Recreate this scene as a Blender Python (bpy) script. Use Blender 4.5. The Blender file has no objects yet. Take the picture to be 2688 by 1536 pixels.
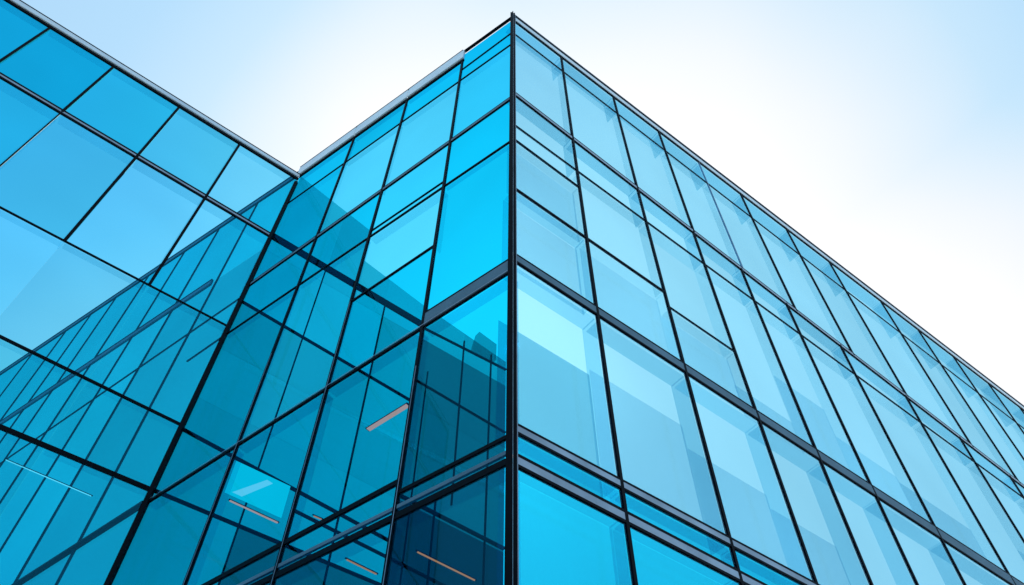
import bpy, math, random
from mathutils import Vector, Matrix
random.seed(7)
sc = bpy.context.scene
COL = sc.collection
RAD = math.radians
EYE = Vector((0, 0, 1.6))

# ------------------------------------------------------------------ helpers
class MB:
    """collects solid pieces and links them as ONE mesh object"""
    def __init__(s): s.v = []; s.f = []
    def hexa(s, p):          # 8 points: near ring 0-3, far ring 4-7
        b = len(s.v); s.v += [tuple(q) for q in p]
        for q in ((0,1,2,3),(7,6,5,4),(0,4,5,1),(1,5,6,2),(2,6,7,3),(3,7,4,0)):
            s.f.append(tuple(b+i for i in q))
        return s
    def box(s, a, b):
        x0,y0,z0 = a; x1,y1,z1 = b
        return s.hexa([(x0,y0,z0),(x1,y0,z0),(x1,y0,z1),(x0,y0,z1),(x0,y1,z0),(x1,y1,z0),(x1,y1,z1),(x0,y1,z1)])
    def build(s, name, mat, parent=None, bevel=0, label=None):
        me = bpy.data.meshes.new(name); me.from_pydata(s.v, [], s.f); me.update()
        import bmesh
        bm = bmesh.new(); bm.from_mesh(me); bmesh.ops.recalc_face_normals(bm, faces=bm.faces); bm.to_mesh(me); bm.free()
        me.materials.append(mat)
        o = bpy.data.objects.new(name, me); COL.objects.link(o)
        if parent: o.parent = parent; o.matrix_parent_inverse = parent.matrix_world.inverted()
        if bevel:
            m = o.modifiers.new('bevel', 'BEVEL'); m.width = bevel; m.segments = 2; m.limit_method = 'ANGLE'
        if label: o['label'] = label
        return o

def thing(name, label, cat, loc=(0,0,0), group=None):
    o = bpy.data.objects.new(name, None); COL.objects.link(o)
    o.location = loc; o.empty_display_size = .5
    o['label'] = label; o['category'] = cat
    if group: o['group'] = group
    bpy.context.view_layer.update()
    return o

class Plane:
    """a vertical facade plane: u metres along it, z up, d metres out of it towards the street"""
    def __init__(s, o, heading):
        h = RAD(heading); s.o = Vector(o); s.d = Vector((math.sin(h), math.cos(h), 0))
        n = Vector((s.d.y, -s.d.x, 0)); s.n = n if (EYE - s.o).dot(n) > 0 else -n
    def P(s, u, z, d=0): return s.o + s.d*u + s.n*d + Vector((0,0,z))

def lin(l, u): return l[0] + l[1]*u
def slab(mb, pl, u0, u1, lo, hi, d0, d1):
    """solid between two lines lo/hi (a, slope) from u0 to u1 and depths d0..d1"""
    return mb.hexa([pl.P(u0,lin(lo,u0),d0),pl.P(u1,lin(lo,u1),d0),pl.P(u1,lin(hi,u1),d0),pl.P(u0,lin(hi,u0),d0),
             pl.P(u0,lin(lo,u0),d1),pl.P(u1,lin(lo,u1),d1),pl.P(u1,lin(hi,u1),d1),pl.P(u0,lin(hi,u0),d1)])
def sh(l, dz): return (l[0]+dz, l[1])

# ------------------------------------------------------------------ materials
def newmat(name):
    m = bpy.data.materials.new(name); m.use_nodes = True; nt = m.node_tree; nt.nodes.clear()
    return m, nt, nt.nodes.new('ShaderNodeOutputMaterial')
def glass(name, tint, gloss_col, fac, rough=.01, wav=.003, streak=.06):
    m, nt, out = newmat(name); N = nt.nodes.new; L = nt.links.new
    g = N('ShaderNodeBsdfGlossy'); g.inputs['Color'].default_value = (*gloss_col,1); g.inputs['Roughness'].default_value = rough
    t = N('ShaderNodeBsdfTransparent')
    tc = N('ShaderNodeTexCoord')
    n2 = N('ShaderNodeTexNoise'); n2.inputs['Scale'].default_value = .55; n2.inputs['Detail'].default_value = 1.5
    L(tc.outputs['Object'], n2.inputs['Vector'])
    mr = N('ShaderNodeMapRange'); mr.inputs['To Min'].default_value = 1-streak; mr.inputs['To Max'].default_value = 1+streak*.3
    L(n2.outputs['Fac'], mr.inputs['Value'])
    oi = N('ShaderNodeObjectInfo'); r2 = N('ShaderNodeMapRange'); r2.inputs['To Min'].default_value = .955; r2.inputs['To Max'].default_value = 1.02
    L(oi.outputs['Random'], r2.inputs['Value']); mm = N('ShaderNodeMath'); mm.operation = 'MULTIPLY'; L(mr.outputs['Result'], mm.inputs[0]); L(r2.outputs['Result'], mm.inputs[1])
    mx = N('ShaderNodeMix'); mx.data_type = 'RGBA'; mx.blend_type = 'MULTIPLY'; mx.inputs['Factor'].default_value = 1
    mx.inputs[6].default_value = (*tint,1); L(mm.outputs[0], mx.inputs[7]); L(mx.outputs[2], t.inputs['Color'])
    nz = N('ShaderNodeTexNoise'); nz.inputs['Scale'].default_value = .8; nz.inputs['Detail'].default_value = 1
    bp = N('ShaderNodeBump'); bp.inputs['Strength'].default_value = .4; bp.inputs['Distance'].default_value = wav
    L(tc.outputs['Object'], nz.inputs['Vector']); L(nz.outputs['Fac'], bp.inputs['Height']); L(bp.outputs['Normal'], g.inputs['Normal'])
    s = N('ShaderNodeMixShader'); s.inputs[0].default_value = fac
    L(t.outputs[0], s.inputs[1]); L(g.outputs[0], s.inputs[2]); L(s.outputs[0], out.inputs[0])
    return m
def solid(name, col, rough=.5, metal=0, var=.12, scale=3, spec=.5):
    m, nt, out = newmat(name); N = nt.nodes.new; L = nt.links.new
    b = N('ShaderNodeBsdfPrincipled'); b.inputs['Roughness'].default_value = rough; b.inputs['Metallic'].default_value = metal
    b.inputs['Specular IOR Level'].default_value = spec
    tc = N('ShaderNodeTexCoord'); n = N('ShaderNodeTexNoise'); n.inputs['Scale'].default_value = scale; n.inputs['Detail'].default_value = 4
    L(tc.outputs['Object'], n.inputs['Vector'])
    r = N('ShaderNodeValToRGB')
    r.color_ramp.elements[0].position = .3; r.color_ramp.elements[1].position = .7
    r.color_ramp.elements[0].color = (*[c*(1-var) for c in col],1); r.color_ramp.elements[1].color = (*[min(1,c*(1+var)) for c in col],1)
    L(n.outputs['Fac'], r.inputs['Fac']); L(r.outputs['Color'], b.inputs['Base Color']); L(b.outputs[0], out.inputs[0])
    return m
def translucent(name, col, mix=.5):
    m, nt, out = newmat(name); N = nt.nodes.new; L = nt.links.new
    a = N('ShaderNodeBsdfDiffuse'); b = N('ShaderNodeBsdfTranslucent'); s = N('ShaderNodeMixShader'); s.inputs[0].default_value = mix
    a.inputs['Color'].default_value = (*col,1); b.inputs['Color'].default_value = (*col,1)
    L(a.outputs[0], s.inputs[1]); L(b.outputs[0], s.inputs[2]); L(s.outputs[0], out.inputs[0]); return m
def emit(name, col, st):
    m, nt, out = newmat(name); e = nt.nodes.new('ShaderNodeEmission'); e.inputs[0].default_value = (*col,1); e.inputs[1].default_value = st
    nt.links.new(e.outputs[0], out.inputs[0]); return m

M = dict(
    bar   = solid('black_anodised_aluminium', (.002,.003,.006), .6, 0, .3, 8, .08),
    barin = solid('dark_blue_inner_bar', (.006,.035,.05), .6, 0, .3, 8, .05),
    alu   = solid('grey_aluminium', (.36,.40,.46), .35, .6, .25, 2),
    white = solid('pale_coping_metal', (.86,.93,.98), .3, .1, .12, 1.5),
    lining= glass('tinted_glass_fin', (.76,.91,.955), (.5,.8,1), .0),
    lining_l= glass('pale_glass_fin', (.89,.96,.98), (.5,.8,1), .0),
    lining_d= glass('deep_glass_fin', (.55,.80,.88), (.5,.8,1), .03),
    soffit= solid('dark_soffit', (.10,.19,.25), .6, 0, .2, 2),
    shade_pale = glass('pale_solar_film', (.84,.94,.97), (.5,.8,1), .03),
    shade_teal = glass('teal_solar_film', (.62,.83,.87), (.5,.8,1), .03),
    shade_blue = glass('cyan_solar_film', (.80,.96,.98), (.3,.8,1), .03),
    paving= solid('grey_paving', (.30,.30,.29), .85, 0, .2, 1.5),
    dark  = solid('dark_core_wall', (.015,.045,.06), .8, 0, .2, .6),
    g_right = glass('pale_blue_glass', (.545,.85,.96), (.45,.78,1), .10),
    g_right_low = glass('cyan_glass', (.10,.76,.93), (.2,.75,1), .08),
    g_left = glass('bright_cyan_glass', (.06,.725,.94), (.1,.72,1), .03),
    g_left_low = glass('deep_cyan_glass', (.06,.70,.92), (.1,.72,1), .03),
    g_wing_sky_dark = glass('wing_glass_sky_dark', (.10,.735,.88), (.1,.75,1), .05),
    g_wing_sky_mid = glass('wing_glass_sky_mid', (.20,.775,.91), (.1,.75,1), .05),
    g_left_sky_mid = glass('left_glass_sky_mid', (.17,.765,.97), (.1,.72,1), .03),
    g_left_sky_bright = glass('left_glass_sky_bright', (.27,.80,.985), (.1,.72,1), .03),
    g_wing = glass('wing_blue_glass', (.33,.80,.93), (.1,.75,1), .05),
    g_wing_sky_bright = glass('wing_glass_sky_bright', (.44,.86,1.0), (.1,.75,1), .05),
    g_spandrel = glass('spandrel_glass', (.22,.72,.9), (.3,.7,1), .18),
    g_in_a = glass('reflection_teal_glass', (.15,.79,.86), (.3,.7,.8), .05),
    g_refl_a2 = glass('reflection_blue_teal_glass', (.12,.70,.77), (.3,.7,.8), .05),
    g_refl_b = glass('reflection_light_teal_glass', (.35,.79,.80), (.2,.5,.6), .04),
    g_refl_c = glass('reflection_mid_teal_glass', (.35,.70,.70), (.2,.4,.5), .04),
    g_refl_d = glass('reflection_deep_teal_glass', (.28,.42,.43), (.2,.4,.5), .03),
    g_refl_e = glass('reflection_darkest_teal_glass', (.2,.21,.23), (.2,.4,.5), .03),
    lamp_white = emit('white_lamp', (1,.0058,.0035), 62),
    lamp_warm = emit('warm_lamp', (1,.0040,.0012), 60),
    lamp_cool = emit('cool_lamp', (.7,.95,1), .8),
    panel = emit('panel_glow', (.10,.62,.56), 1.0),
    panel_grey = emit('grey_strip_glow', (16,.74,.66), 1.0),
)

# ------------------------------------------------------------------ geometry of the place (metres)
HL, HR, HW = -53.384, 52.396, 51.911
C = (0, 6.0, 0)                       # street corner of the tall building
A = Plane(C, HL); R = Plane(C, HR)
UI = 7.390                            # where the wing meets the left face
I = tuple(A.P(UI, 0)); W = Plane(I, HW)

def pane(pl, u0, u1, lo, hi, gl, parent, name='window_pane', reveal=None, depth=.3, fin=1, shade=None, off=0, label=None, inset=.02):
    g = slab(MB(), pl, u0+inset, u1-inset, sh(lo,inset), sh(hi,-inset), off-.006, off+.006).build(name, gl, parent, label=label)
    if reveal:
        m = MB(); a = off-.03; b = off-.03-depth*.6; t = .025
        slab(m, pl, u0+.03, u1-.03, sh(hi,-.03-t), sh(hi,-.03), a, b)
        e = .003
        if fin > 0: slab(m, pl, u1-.03-t, u1-.03, sh(lo,.03), sh(hi,-.03-t-e), a, b)
        if fin < 0: slab(m, pl, u0+.03, u0+.03+t, sh(lo,.03), sh(hi,-.03-t-e), a, b)
        m.build('window_reveal', reveal, g)
    if shade:
        mat, f0, f1, dd = shade       # fractions of the height covered, depth behind glass
        zl = (lo[0]+(hi[0]-lo[0])*f0+.05, lo[1]+(hi[1]-lo[1])*f0); zh = (lo[0]+(hi[0]-lo[0])*f1-.06, lo[1]+(hi[1]-lo[1])*f1)
        q = .03+depth*.6+.004; slab(MB(), pl, u0+.01, u1-.01, zl, zh, off-q, off-q-.01).build('window_shade', mat, g)
    return g
def hbar(pl, u0, u1, l, t, parent, mat=None, name='transom', d0=-.02, d1=.016):
    t *= .64
    return slab(MB(), pl, u0, u1, sh(l,-t/2), sh(l,t/2), d0, d1).build(name, mat or M['bar'], parent)
def vbar(pl, u, z0, z1, t, parent, mat=None, name='mullion', d0=-.025, d1=.020, slope=(0,0)):
    t *= .62
    m = MB(); m.hexa([pl.P(u-t/2,z0,d0),pl.P(u+t/2,z0,d0),pl.P(u+t/2,z1+slope[1]*t,d0),pl.P(u-t/2,z1,d0),
                      pl.P(u-t/2,z0,d1),pl.P(u+t/2,z0,d1),pl.P(u+t/2,z1+slope[1]*t,d1),pl.P(u-t/2,z1,d1)])
    return m.build(name, mat or M['bar'], parent)

# ================================================================== TALL CORNER BUILDING
bld = thing('glass_building', 'tall blue glass corner building with a sharp black edge and pale right face', 'building', C)

# ---------- right face
RM = [0, 1.543, 3.312, 4.955, 6.49, 8.21, 10.19, 12.18, 14.756, 16.758, 18.763, 20.89, 22.9, 25.0, 27.1]   # upper mullions
RL = [0, 1.543, 3.312, 4.93, 6.40, 7.86, 9.70, 12.08, 14.2, 16.3, 18.5, 20.8, 22.9, 25.0, 27.1]             # lower mullions
rr = dict(roof=(21.86,.050), gut=(21.40,.0500), t1=(20.48,.004), k1=(16.80,-.064), t2=(15.28,-.014), h3=(14.66,-.045),
          h4=(12.853,-.0055), h5=(10.955,.006), h5b=(10.73,-.003), h6=(7.53,.028), h7=(7.19,.018), g=(3.6,0), b=(.0,0))
UE = 27.1
rr['k1'] = (16.78, -.060)
def rcell(i, lo, hi, us, gl, **kw): return pane(R, us[i], us[i+1], rr[lo] if isinstance(lo,str) else lo, rr[hi] if isinstance(hi,str) else hi, gl, bld, **kw)
for i in range(14):
    pale = M['g_right']
    rcell(i,'t1','gut',RM,M['g_spandrel'] if 0 else M['g_right'],name='fascia_pane', reveal=M['lining'], depth=.5)
    rcell(i,'k1','t1',RM,pale, reveal=M['lining_l'], depth=.22)
    rcell(i,'t2','k1',RL,pale, name='spandrel_pane', reveal=M['lining'], depth=.35)
    if i == 0:
        rcell(i,'h3','t2',RL,pale, name='spandrel_pane')
        rcell(i,'h4','h3',RL,pale, reveal=M['lining_l'], depth=.2, shade=(M['shade_pale'],0,1,.4))
        rcell(i,'h5','h4',RL,pale, reveal=M['lining'], depth=.35, shade=(M['shade_pale'],0,1,.5))
    elif i == 1:
        rcell(i,'h4','t2',RL,pale, reveal=M['lining_l'], depth=.25)
        rcell(i,'h5','h4',RL,pale, reveal=M['lining_l'], depth=.25, shade=(M['shade_pale'],0,1,.5))
    elif i == 2:
        rcell(i,(12.43,0),'t2',RL,pale, reveal=M['lining_l'], depth=.35)
        rcell(i,'h5',(12.43,0),RL,pale, reveal=M['lining_l'], depth=.25, shade=(M['shade_pale'],0,1,.5))
    else:
        rcell(i,'h5','t2',RL,pale, reveal=M['lining_l'], depth=.3, shade=(M['shade_pale'],0,[.3,.0,.42,.2,.5,.33][i%6],.5) if i%6!=1 else None)
    f = [.70,.74,.60,.52,.0,.45,.3][i%7]
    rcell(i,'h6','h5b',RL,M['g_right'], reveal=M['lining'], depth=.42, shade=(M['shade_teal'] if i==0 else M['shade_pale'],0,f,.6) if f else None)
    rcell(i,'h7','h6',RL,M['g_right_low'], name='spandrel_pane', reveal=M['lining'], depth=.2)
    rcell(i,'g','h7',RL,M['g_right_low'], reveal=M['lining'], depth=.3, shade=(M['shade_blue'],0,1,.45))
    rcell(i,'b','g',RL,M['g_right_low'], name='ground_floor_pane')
# bars
for i,u in enumerate(RM[1:],1):
    vbar(R,u,lin(rr['k1'],u),lin(rr['gut'],u),.022 if i==4 else .075,bld,mat=M['alu'] if i==4 else None)
for i,u in enumerate(RL[1:],1):
    vbar(R,u,0.02,lin(rr['k1'],u)-.002,.075,bld)
hbar(R,.06,UE,rr['t1'],.03,bld); hbar(R,.06,UE,rr['t2'],.035,bld)
hbar(R,.06,RL[1],rr['h3'],.06,bld); hbar(R,.06,RL[2],rr['h4'],.075,bld); hbar(R,RL[2],RL[3],(12.43,0),.022,bld)
def beam(pl,u0,u1,lo,hi,tb,parent,matmid,proud=.05,name='floor_band'):
    slab(MB(),pl,u0,u1,sh(lo,tb*.32+.001),sh(hi,-tb*.32-.001),-.022,proud*.3).build(name,matmid,parent)
    hbar(pl,u0,u1,lo,tb,parent,d1=proud*.35); hbar(pl,u0,u1,hi,tb,parent,d1=proud*.35)
beam(R,.06,UE,sh(rr['k1'],-.07),sh(rr['k1'],.07),.05,bld,M['alu'],.055)
beam(R,.06,UE,sh(rr['h5b'],.03),sh(rr['h5'],-.02),.055,bld,M['soffit'],.055)
beam(R,.06,UE,rr['h6'],sh(rr['h6'],.12),.05,bld,M['alu'],.055)
beam(R,.06,UE,sh(rr['h7'],-.11),sh(rr['h7'],.03),.06,bld,M['alu'],.055)
hbar(R,.06,UE,rr['g'],.2,bld)
# roof edge: black rail, pale strip, black cap
hbar(R,.07,UE,sh(rr['gut'],.03),.09,bld,d1=.02,name='roof_rail')
slab(MB(),R,.07,UE,sh(rr['gut'],.077),sh(rr['roof'],-.157),-.02,.03).build('roof_coping',M['white'],bld)
hbar(R,.02,UE,sh(rr['roof'],-.09),.13,bld,d0=-.03,d1=.04,name='roof_cap')
slab(MB(),R,.02,UE,sh(rr['roof'],-.022),sh(rr['roof'],.0),-.03,.042).build('cap_flashing',M['alu'],bld)
hbar(R,.02,UE,sh(rr['roof'],.022),.04,bld,d0=-.03,d1=.035,name='roof_cap')

# ---------- left face
LM = [0, 1.555, 3.385, 5.275, UI]
ll = dict(roof=(21.70,.0800), gut=(20.99,.0860), t1=(20.52,-.009), t2=(19.72,.0540), h3=(16.505,-.018), h4=(14.575,.006),
          h5=(12.65,-.036), h6b=(10.49,-.034), h6=(10.80,-.030), h7=(7.47,.013), h7c=(7.67,-.006), h8=(7.13,.020), g=(3.6,0), b=(0,0))
def lcell(i, lo, hi, **kw):
    kw.setdefault('fin',-1); gl = M['g_left_sky_bright'] if (i,lo) in ((1,'h3'),(2,'h3'),(1,'h5')) else M['g_left_sky_mid'] if (i,lo) in ((0,'h3'),(1,'h4'),(2,'h6b')) else M['g_left']  # paler panes: patches of bright sky put into the glass tint
    return pane(A, LM[i], LM[i+1], ll[lo] if isinstance(lo,str) else lo, ll[hi] if isinstance(hi,str) else hi, gl, bld, **kw)
for i in range(4):
    if i == 0:
        lcell(0,'t1',(21.45,.08),name='fascia_pane'); lcell(0,'t2','t1',name='fascia_pane')
    else:
        lcell(i,'t2','gut',name='fascia_pane', reveal=M['lining'], depth=.12)
    lcell(i,'h3','t2', reveal=M['lining_l'], depth=.15)
    lcell(i,'h4','h3', name='spandrel_pane' if i==0 else 'window_pane')
    if i == 1:
        lcell(1,'h5','h4', reveal=M['lining_l'], depth=.25); lcell(1,'h6b','h5')
    else: lcell(i,'h6' if i==0 else 'h6b','h4', reveal=M['lining'], depth=.10)
    lcell(i,'h7' if i==0 else 'h7c','h6b', reveal=M['lining'], depth=.25)
    lcell(i,'h8','h7' if i==0 else 'h7c', name='spandrel_pane')
    lcell(i,'g','h8', reveal=M['lining'], depth=.25)
    lcell(i,'b','g', name='ground_floor_pane')
for i in (1,2,3):
    vbar(A,LM[i],.02,lin(ll['gut'],LM[i]),.08,bld)
    # thin bright gasket running down the edge of each mullion
    slab(MB(),A,LM[i]-.012,LM[i]-.004,(.02,0),(9.6 if i<2 else 12.5,0),.021,.025).build('mullion_gasket',M['alu'],bld)
hbar(A,.06,LM[1],ll['t1'],.035,bld); hbar(A,.06,UI,ll['t2'],.03,bld)
beam(A,.06,UI,sh(ll['h3'],-.03),sh(ll['h3'],.09),.035,bld,M['soffit'],.05)
hbar(A,.06,UI,ll['h4'],.055,bld); hbar(A,LM[1],LM[2],ll['h5'],.06,bld)
hbar(A,LM[1],LM[2],sh(ll['h4'],.22),.022,bld)
beam(A,.06,LM[1],ll['h6b'],ll['h6'],.055,bld,M['soffit'],.05)
hbar(A,LM[1],UI,ll['h6b'],.085,bld)
slab(MB(),A,.06,UI,sh(ll['h6b'],.036),sh(ll['h6b'],.048),.0165,.021).build('drip_edge',M['alu'],bld)
hbar(A,.06,LM[1],ll['h7'],.08,bld); hbar(A,LM[1],UI,ll['h7c'],.11,bld)
hbar(A,.06,UI,ll['h8'],.13,bld); slab(MB(),A,.06,UI,sh(ll['h8'],.10),sh(ll['h8'],.15),-.02,.012).build('floor_band',M['soffit'],bld)
hbar(A,.06,UI,ll['g'],.2,bld)
# roof edge
hbar(A,.03,LM[1],(21.66,.08),.07,bld,d0=-.03,d1=.04,name='roof_cap')
hbar(A,LM[1]-.05,UI,sh(ll['gut'],.04),.16,bld,d1=.03,name='roof_rail')
for a,b in ((1.50,3.36),(3.38,5.25),(5.27,UI+.1)):
    slab(MB(),A,a,b,sh(ll['gut'],.13),sh(ll['roof'],-.03),-.02,.06).build('roof_coping',M['white'],bld,bevel=.015)
hbar(A,LM[1]-.02,UI+.1,sh(ll['roof'],-.01),.04,bld,d0=-.03,d1=.065,name='roof_cap')
# ---------- corner post (double profile with a pale edge)
def post(x0,x1,y0,y1,z0,z1,mat,name): MB().box((C[0]+x0,C[1]+y0,z0),(C[0]+x1,C[1]+y1,z1)).build(name,mat,bld)
post(-.058,.012,-.085,.06,0,21.80,M['bar'],'corner_post'); post(.016,.055,-.075,.06,0,21.78,M['bar'],'corner_post')
post(.0125,.0155,-.088,.0,0,21.7,M['alu'],'corner_trim'); post(.0555,.066,-.03,.01,0,21.7,M['alu'],'corner_trim')
MB().box((C[0]-.012,C[1]-.06,21.8),(C[0]+.012,C[1]-.03,21.98)).build('roof_spike',M['bar'],bld)

# ================================================================== LEFT WING
wing = thing('wing_building', 'lower blue glass wing at the left with big square panes meeting the tall building', 'building', I)
WM = [0,-1.767,-3.486,-5.242,-6.84,-8.6,-10.3]
ww = dict(roof=(21.72,.0156), gut=(21.50,.022), L=(18.515,.0014), w2=(14.88,.016), w3=(11.985,-.012), w4=(10.49,.022), b=(0,0), g=(5.2,0))
def wcell(a,b,lo,hi,**kw): return pane(W, b, a, ww[lo], ww[hi], M[{'gut':('g_wing_sky_bright','g_wing','g_wing_sky_mid','g_wing_sky_dark')[min(3,round(-a/1.75))],'w2':'g_wing_sky_bright','L':('g_wing_sky_bright','g_wing_sky_bright','g_wing','g_wing_sky_mid')[min(3,round(-a/1.75))]}.get(hi,'g_wing')], wing, **kw)  # tint varies by row and column: sky brightness gradient put into the glass
for i in range(6):
    a,b = WM[i],WM[i+1]
    wcell(a,b,'L','gut',reveal=M['lining_l'],depth=.28,name='upper_pane')
    wcell(a,b,'w2','L',reveal=M['lining_l'],depth=.45)
    wcell(a,b,'w3','w2',reveal=M['lining_l'],depth=.2,fin=0,inset=.001)
    wcell(a,b,'w4','w3',reveal=M['lining_l'],depth=.15,fin=0,inset=.001)
    wcell(a,b,'g','w4',fin=0,reveal=M['lining_l'],depth=.2,inset=.001)
    wcell(a,b,'b','g',fin=0,name='ground_floor_pane',inset=.001)
for i,u in enumerate(WM[1:],1):
    vbar(W,u,lin(ww['L'],u),lin(ww['gut'],u),.10,wing); vbar(W,u,lin(ww['w2'],u),lin(ww['L'],u)-.002,.10 if i<3 else .045,wing)
beam(W,WM[-1],-.04,sh(ww['L'],-.06),sh(ww['L'],.06),.085,wing,M['alu'],.06)
hbar(W,WM[-1],-.04,ww['w2'],.05,wing); hbar(W,WM[-1],-.04,ww['w3'],.08,wing); hbar(W,WM[-1],-.04,ww['w4'],.13,wing); hbar(W,WM[-1],-.04,ww['g'],.15,wing)
hbar(W,WM[-1],.0,ww['gut'],.13,wing,d1=.03,name='roof_rail')
slab(MB(),W,WM[-1],.0,sh(ww['gut'],.07),sh(ww['roof'],-.02),-.02,.05).build('roof_coping',M['white'],wing,bevel=.012)
hbar(W,WM[-1],.0,sh(ww['roof'],0),.035,wing,d0=-.03,d1=.055,name='roof_cap')
# post in the inner corner
p = W.P(-.02,0,.02)
MB().box((p.x-.04,p.y-.04,0),(p.x+.04,p.y+.04,21.3)).build('inner_corner_post',M['bar'],wing)

# ================================================================== REFLECTION of the left face, built as a tinted glass wall behind the wing
iw = thing('reflection_partition', 'raked teal glass wall standing in for the left face reflected in the lower left wing panes', 'glass wall', tuple(A.P(UI+.15,0)))
AM = [UI+.03, 9.25, 11.06, 12.80, 14.75, 16.65, 18.2, 19.85, 22.2, 24.7, 27.0]
aa = dict(roof=(20.72,.1820), cB=(17.33,.099), h3=(15.9,.0170), h6=(10.50,-.037), b=(0,0), h7=(7.6,0))
for i in range(10):
    a,b = AM[i],AM[i+1]
    for lo,hi in (('cB','roof'),('h3','cB'),('h6','h3'),('h7','h6'),('b','h7')):
        pane(A,a,b,aa[lo],sh(aa[hi],-.05 if hi=='roof' else 0),M['g_refl_a2' if (i<2 and lo!='cB') else 'g_in_a'],iw,name='reflected_pane')
    if i: vbar(A,a,.02,lin(aa['roof'],a)-.1,(.042 if i in (1,2,4,7) else .024),iw,mat=M['barin'],name='reflected_mullion')
slab(MB(),A,AM[0],AM[-1],sh(aa['roof'],-.22),sh(aa['roof'],-.05),-.03,.03).build('top_rail',M['soffit'],iw)
hbar(A,AM[0],AM[-1],sh(aa['roof'],-.02),.06,iw,mat=M['barin'],name='top_cap',d1=.05); hbar(A,AM[0],AM[-1],sh(aa['roof'],-.24),.03,iw,mat=M['barin'],name='top_rail')
slab(MB(),A,AM[1]+.25,AM[-1],sh(aa['cB'],-.05),sh(aa['cB'],.12),-.03,.03).build('reflected_beam',M['soffit'],iw)
hbar(A,AM[1]+.25,AM[-1],sh(aa['cB'],.15),.06,iw,mat=M['barin'],name='reflected_transom',d1=.04)
hbar(A,AM[0],AM[-1],aa['h3'],.04,iw,mat=M['barin'],name='reflected_transom')
hbar(A,AM[0],8.6,(14.75,-.016),.035,iw,mat=M['barin'],name='reflected_transom')
hbar(A,AM[0],AM[-1],aa['h6'],.07,iw,name='reflected_transom',d1=.08); hbar(A,AM[0],AM[-1],aa['h7'],.1,iw,name='reflected_transom',d1=.08)

# ================================================================== REFLECTION of the wing, built as a tinted glass wall behind the left face
ib = thing('reflection_partition', 'dark teal glass wall standing in for the wing reflected in the left face of the tall building', 'glass wall', tuple(W.P(.15,0)))
BM = [.03, 1.55, 2.42, 3.33, 4.50, 5.867, 6.80, 7.32]
def btop(u0): return (21.73,-.2097) if u0 < 2.4 else (20.21,-.190) if u0 < 4.5 else (19.84,-.107)
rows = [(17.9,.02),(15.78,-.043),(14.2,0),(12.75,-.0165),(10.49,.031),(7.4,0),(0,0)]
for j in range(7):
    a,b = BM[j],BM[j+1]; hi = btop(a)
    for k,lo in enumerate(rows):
        nm = 'reflected_pane'
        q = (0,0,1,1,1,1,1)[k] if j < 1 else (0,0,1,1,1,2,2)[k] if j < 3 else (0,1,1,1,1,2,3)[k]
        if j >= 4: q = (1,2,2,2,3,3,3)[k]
        mat = M[('g_refl_b','g_refl_c','g_refl_d','g_refl_e')[q]]  # panes step darker downward and toward the corner: reflected shade put into the tint
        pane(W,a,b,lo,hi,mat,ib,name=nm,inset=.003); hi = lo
def ih(u0,u1,l,t): hbar(W,u0,u1,l,t,ib,mat=M['bar'],name='reflected_transom',d1=.05)
ih(.0,4.50,ww['L'],.32); ih(.0,4.5,(15.78,-.043),.05); ih(4.5,7.32,(17.95,.104),.05); ih(4.5,7.32,(16.50,-.032),.035)
ih(.0,4.5,(11.9,-.068),.06); ih(.0,4.5,(10.49,.022),.06); ih(4.5,7.32,(12.85,-.0165),.10); ih(2.4,7,(11.4,-.04),.05)
for u,z0,z1,t in ((3.33,7,18.4,.05),(4.85,10,16.9,.03),(5.867,13.2,18.9,.05),(5.454,7,13.1,.05),(6.80,7,19.0,.05),(1.55,7,18.4,.04)):
    vbar(W,u,z0,z1,t,ib,mat=M['bar'],name='reflected_mullion')
MB().hexa([W.P(1.22,11.02,.12),W.P(1.40,11.02,.12),W.P(1.86,11.56,.12),W.P(1.74,11.58,.12),W.P(1.22,11.02,.13),W.P(1.40,11.02,.13),W.P(1.86,11.56,.13),W.P(1.74,11.58,.13)]).build('slanting_strip',M['panel_grey'],ib)  # grey streak drawn with its own glow, not a lamp
# small roof vent standing on the sloping edge
rv = MB(); rv.hexa([W.P(6.30,19.1,-.3),W.P(7.05,19.05,-.3),W.P(7.05,19.75,-.3),W.P(6.42,19.85,-.3),W.P(6.30,19.1,-.1),W.P(7.05,19.05,-.1),W.P(7.05,19.75,-.1),W.P(6.42,19.85,-.1)])
rv.build('roof_vent',M['g_refl_c'],ib)
# cyan panel given its own glow to look bright, no opening behind
bright = MB(); slab(bright,W,1.10,2.21,(10.98,0),(11.70,0),.10,.08); bp_ = bright.build('glowing_panel',M['panel'],ib,label='glowing cyan panel low on the dark teal reflection wall')

# ================================================================== lights inside
def lamp(p, q, w, mat, label, group=None):
    p = Vector(p); q = Vector(q); t = thing('ceiling_light', label, 'light', tuple((p+q)/2), group)
    d = (q-p).normalized(); s = Vector((-d.y,d.x,0))*w/2; h = Vector((0,0,.015))
    MB().hexa([p-s,q-s,q-s+h,p-s+h,p+s,q+s,q+s+h,p+s+h]).build('lamp_housing',M['barin'],t)
    e = Vector((0,0,-.012)); s2 = s*.86; p2=p+d*.02; q2=q-d*.02
    MB().hexa([p2-s2+e,q2-s2+e,q2-s2-e*.2,p2-s2-e*.2,p2+s2+e,q2+s2+e,q2+s2-e*.2,p2+s2-e*.2]).build('lamp_diffuser',mat,t)

# ================================================================== ground
g = MB(); g.box((-400,-400,-.3),(400,400,0)); go = g.build('ground',M['paving']); go['kind']='structure'

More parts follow.
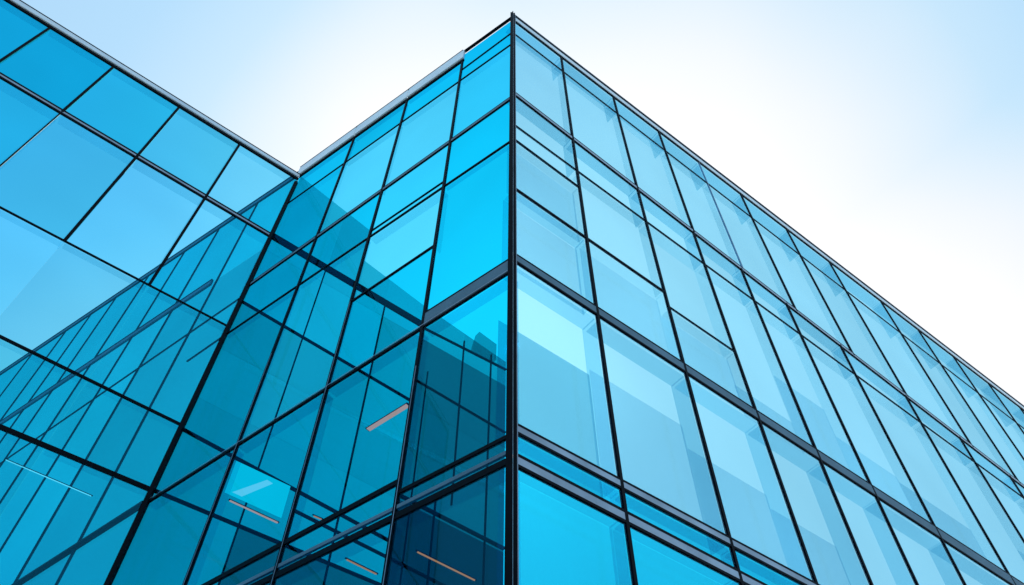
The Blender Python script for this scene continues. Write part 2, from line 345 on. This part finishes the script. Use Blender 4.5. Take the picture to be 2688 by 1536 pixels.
# ================================================================== camera
cam = bpy.data.cameras.new('camera'); co = bpy.data.objects.new('camera',cam); COL.objects.link(co); sc.camera = co
cam.sensor_width = 36; cam.lens = 28.2312; cam.clip_end = 3000; cam.clip_start = .05
p = RAD(54.4307); r = RAD(.16494)
rt = Vector((1,0,0)); up = Vector((0,-math.sin(p),math.cos(p))); fw = Vector((0,math.cos(p),math.sin(p)))
rt2 = rt*math.cos(r)+up*math.sin(r); up2 = up*math.cos(r)-rt*math.sin(r)
mw = Matrix((rt2,up2,-fw)).transposed().to_4x4(); mw.translation = EYE; co.matrix_world = mw
def ray(px,py):
    f = 2107.93; v = rt2*(px-1344)-up2*(py-768)+fw*f; return v.normalized()

LAMPS = []
def onz(px,py,z): v = ray(px,py); return EYE + v*((z-EYE.z)/v.z)
if 1:
    for a,b,z,w,mt,lb in (((964,1129),(1073,1062),10.1,.08,'lamp_white','short pale grey strip light behind the dark glass left of the corner'),
                     ((1092,1446),(1250,1524),7.0,.016,'lamp_warm','thin orange strip light in the darkest panes beside the corner post'),
                     ((906,1466),(992,1508),7.2,.013,'lamp_warm','thin tan strip light at the bottom edge below the thick black floor bars'),
                     ((820,1352),(848,1364),8.2,.012,'lamp_warm','tiny warm spark of a lamp just above a black floor bar'),
                     ((600,1312),(732,1373),10.3,.035,'lamp_white','white strip light below the glowing cyan panel'),
                     ((12,1205),(243,1303),10.35,.012,'lamp_cool','long thin white line of light in the bottom left wing panes')):
        p_ = onz(*a,z); q_ = onz(*b,z); lamp(p_,q_,w,M[mt],lb)

# ================================================================== sun and sky
SUN_EL, SUN_AZ = 50.5, 0           # azimuth clockwise from +Y
s = bpy.data.lights.new('sun','SUN'); s.energy = 2.5; s.angle = RAD(.5); s.color = (1,.95,.88)
so = bpy.data.objects.new('sun',s); COL.objects.link(so)
sd = Vector((math.sin(RAD(SUN_AZ))*math.cos(RAD(SUN_EL)), math.cos(RAD(SUN_AZ))*math.cos(RAD(SUN_EL)), math.sin(RAD(SUN_EL))))
so.rotation_euler = sd.to_track_quat('Z','Y').to_euler()
w = bpy.data.worlds.new('World'); sc.world = w; w.use_nodes = True; nt = w.node_tree; N = nt.nodes.new; L = nt.links.new
bg = nt.nodes['Background']; sky = N('ShaderNodeTexSky'); sky.sky_type = 'NISHITA'; sky.sun_disc = False
sky.sun_elevation = RAD(SUN_EL); sky.sun_rotation = RAD(SUN_AZ); sky.dust_density = 3.0; sky.air_density = 1.0; sky.ozone_density = 1.2

# thin bright haze over the sky, whitest round the sun and along soft drifting bands
tc = N('ShaderNodeTexCoord'); dot = N('ShaderNodeVectorMath'); dot.operation = 'DOT_PRODUCT'; dot.inputs[1].default_value = (math.sin(RAD(8))*math.cos(RAD(50.5)), math.cos(RAD(8))*math.cos(RAD(50.5)), math.sin(RAD(50.5)))
nrm = N('ShaderNodeVectorMath'); nrm.operation = 'NORMALIZE'; L(tc.outputs['Generated'], nrm.inputs[0]); L(nrm.outputs[0], dot.inputs[0])
nz = N('ShaderNodeTexNoise'); nz.inputs['Scale'].default_value = 2.2; nz.inputs['Detail'].default_value = 2; L(nrm.outputs[0], nz.inputs['Vector'])
ad = N('ShaderNodeMath'); ad.operation = 'MULTIPLY_ADD'; ad.inputs[1].default_value = .12; L(nz.outputs['Fac'], ad.inputs[0]); L(dot.outputs['Value'], ad.inputs[2])
cr = N('ShaderNodeValToRGB'); e = cr.color_ramp.elements
e[0].position = 0; e[0].color = (.10,.30,.62,1); e[1].position = 1; e[1].color = (1.02,1.02,1.02,1)
mp = N('ShaderNodeMapRange'); mp.inputs['From Min'].default_value = -1; mp.inputs['From Max'].default_value = 1.115
sp = N('ShaderNodeSeparateXYZ'); L(nrm.outputs[0], sp.inputs[0]); hz = N('ShaderNodeMapRange'); hz.inputs['From Min'].default_value = .80; hz.inputs['From Max'].default_value = .62
hz.inputs['To Max'].default_value = .13; L(sp.outputs['Z'], hz.inputs['Value']); a2 = N('ShaderNodeMath'); L(ad.outputs[0], a2.inputs[0]); L(hz.outputs[0], a2.inputs[1]); L(a2.outputs[0], mp.inputs['Value']); L(mp.outputs[0], cr.inputs['Fac'])
for pos,c in ((.5,(.34,.60,.86,1)),(.80,(.40,.68,.95,1)),(.885,(.46,.75,1.0,1)),(.91,(.58,.82,1.0,1)),(.928,(.78,.905,1.0,1)),(.943,(.91,.96,1.0,1)),(.962,(1.02,1.02,1.02,1))):
    q = cr.color_ramp.elements.new(pos); q.color = c
sc_ = N('ShaderNodeVectorMath'); sc_.operation = 'SCALE'; sc_.inputs['Scale'].default_value = 5.07; L(cr.outputs['Color'], sc_.inputs[0])
mx = N('ShaderNodeMix'); mx.data_type = 'RGBA'; mx.inputs['Factor'].default_value = .92; L(sky.outputs[0], mx.inputs[6]); L(sc_.outputs[0], mx.inputs[7])
L(mx.outputs[2], bg.inputs[0]); bg.inputs[1].default_value = .13
sc.view_settings.view_transform = 'Standard'; sc.view_settings.look = 'None'; sc.view_settings.gamma = 1; sc.view_settings.exposure = 0.6
sc.cycles.transparent_max_bounces = 32; sc.cycles.max_bounces = 12; sc.cycles.use_denoising = True
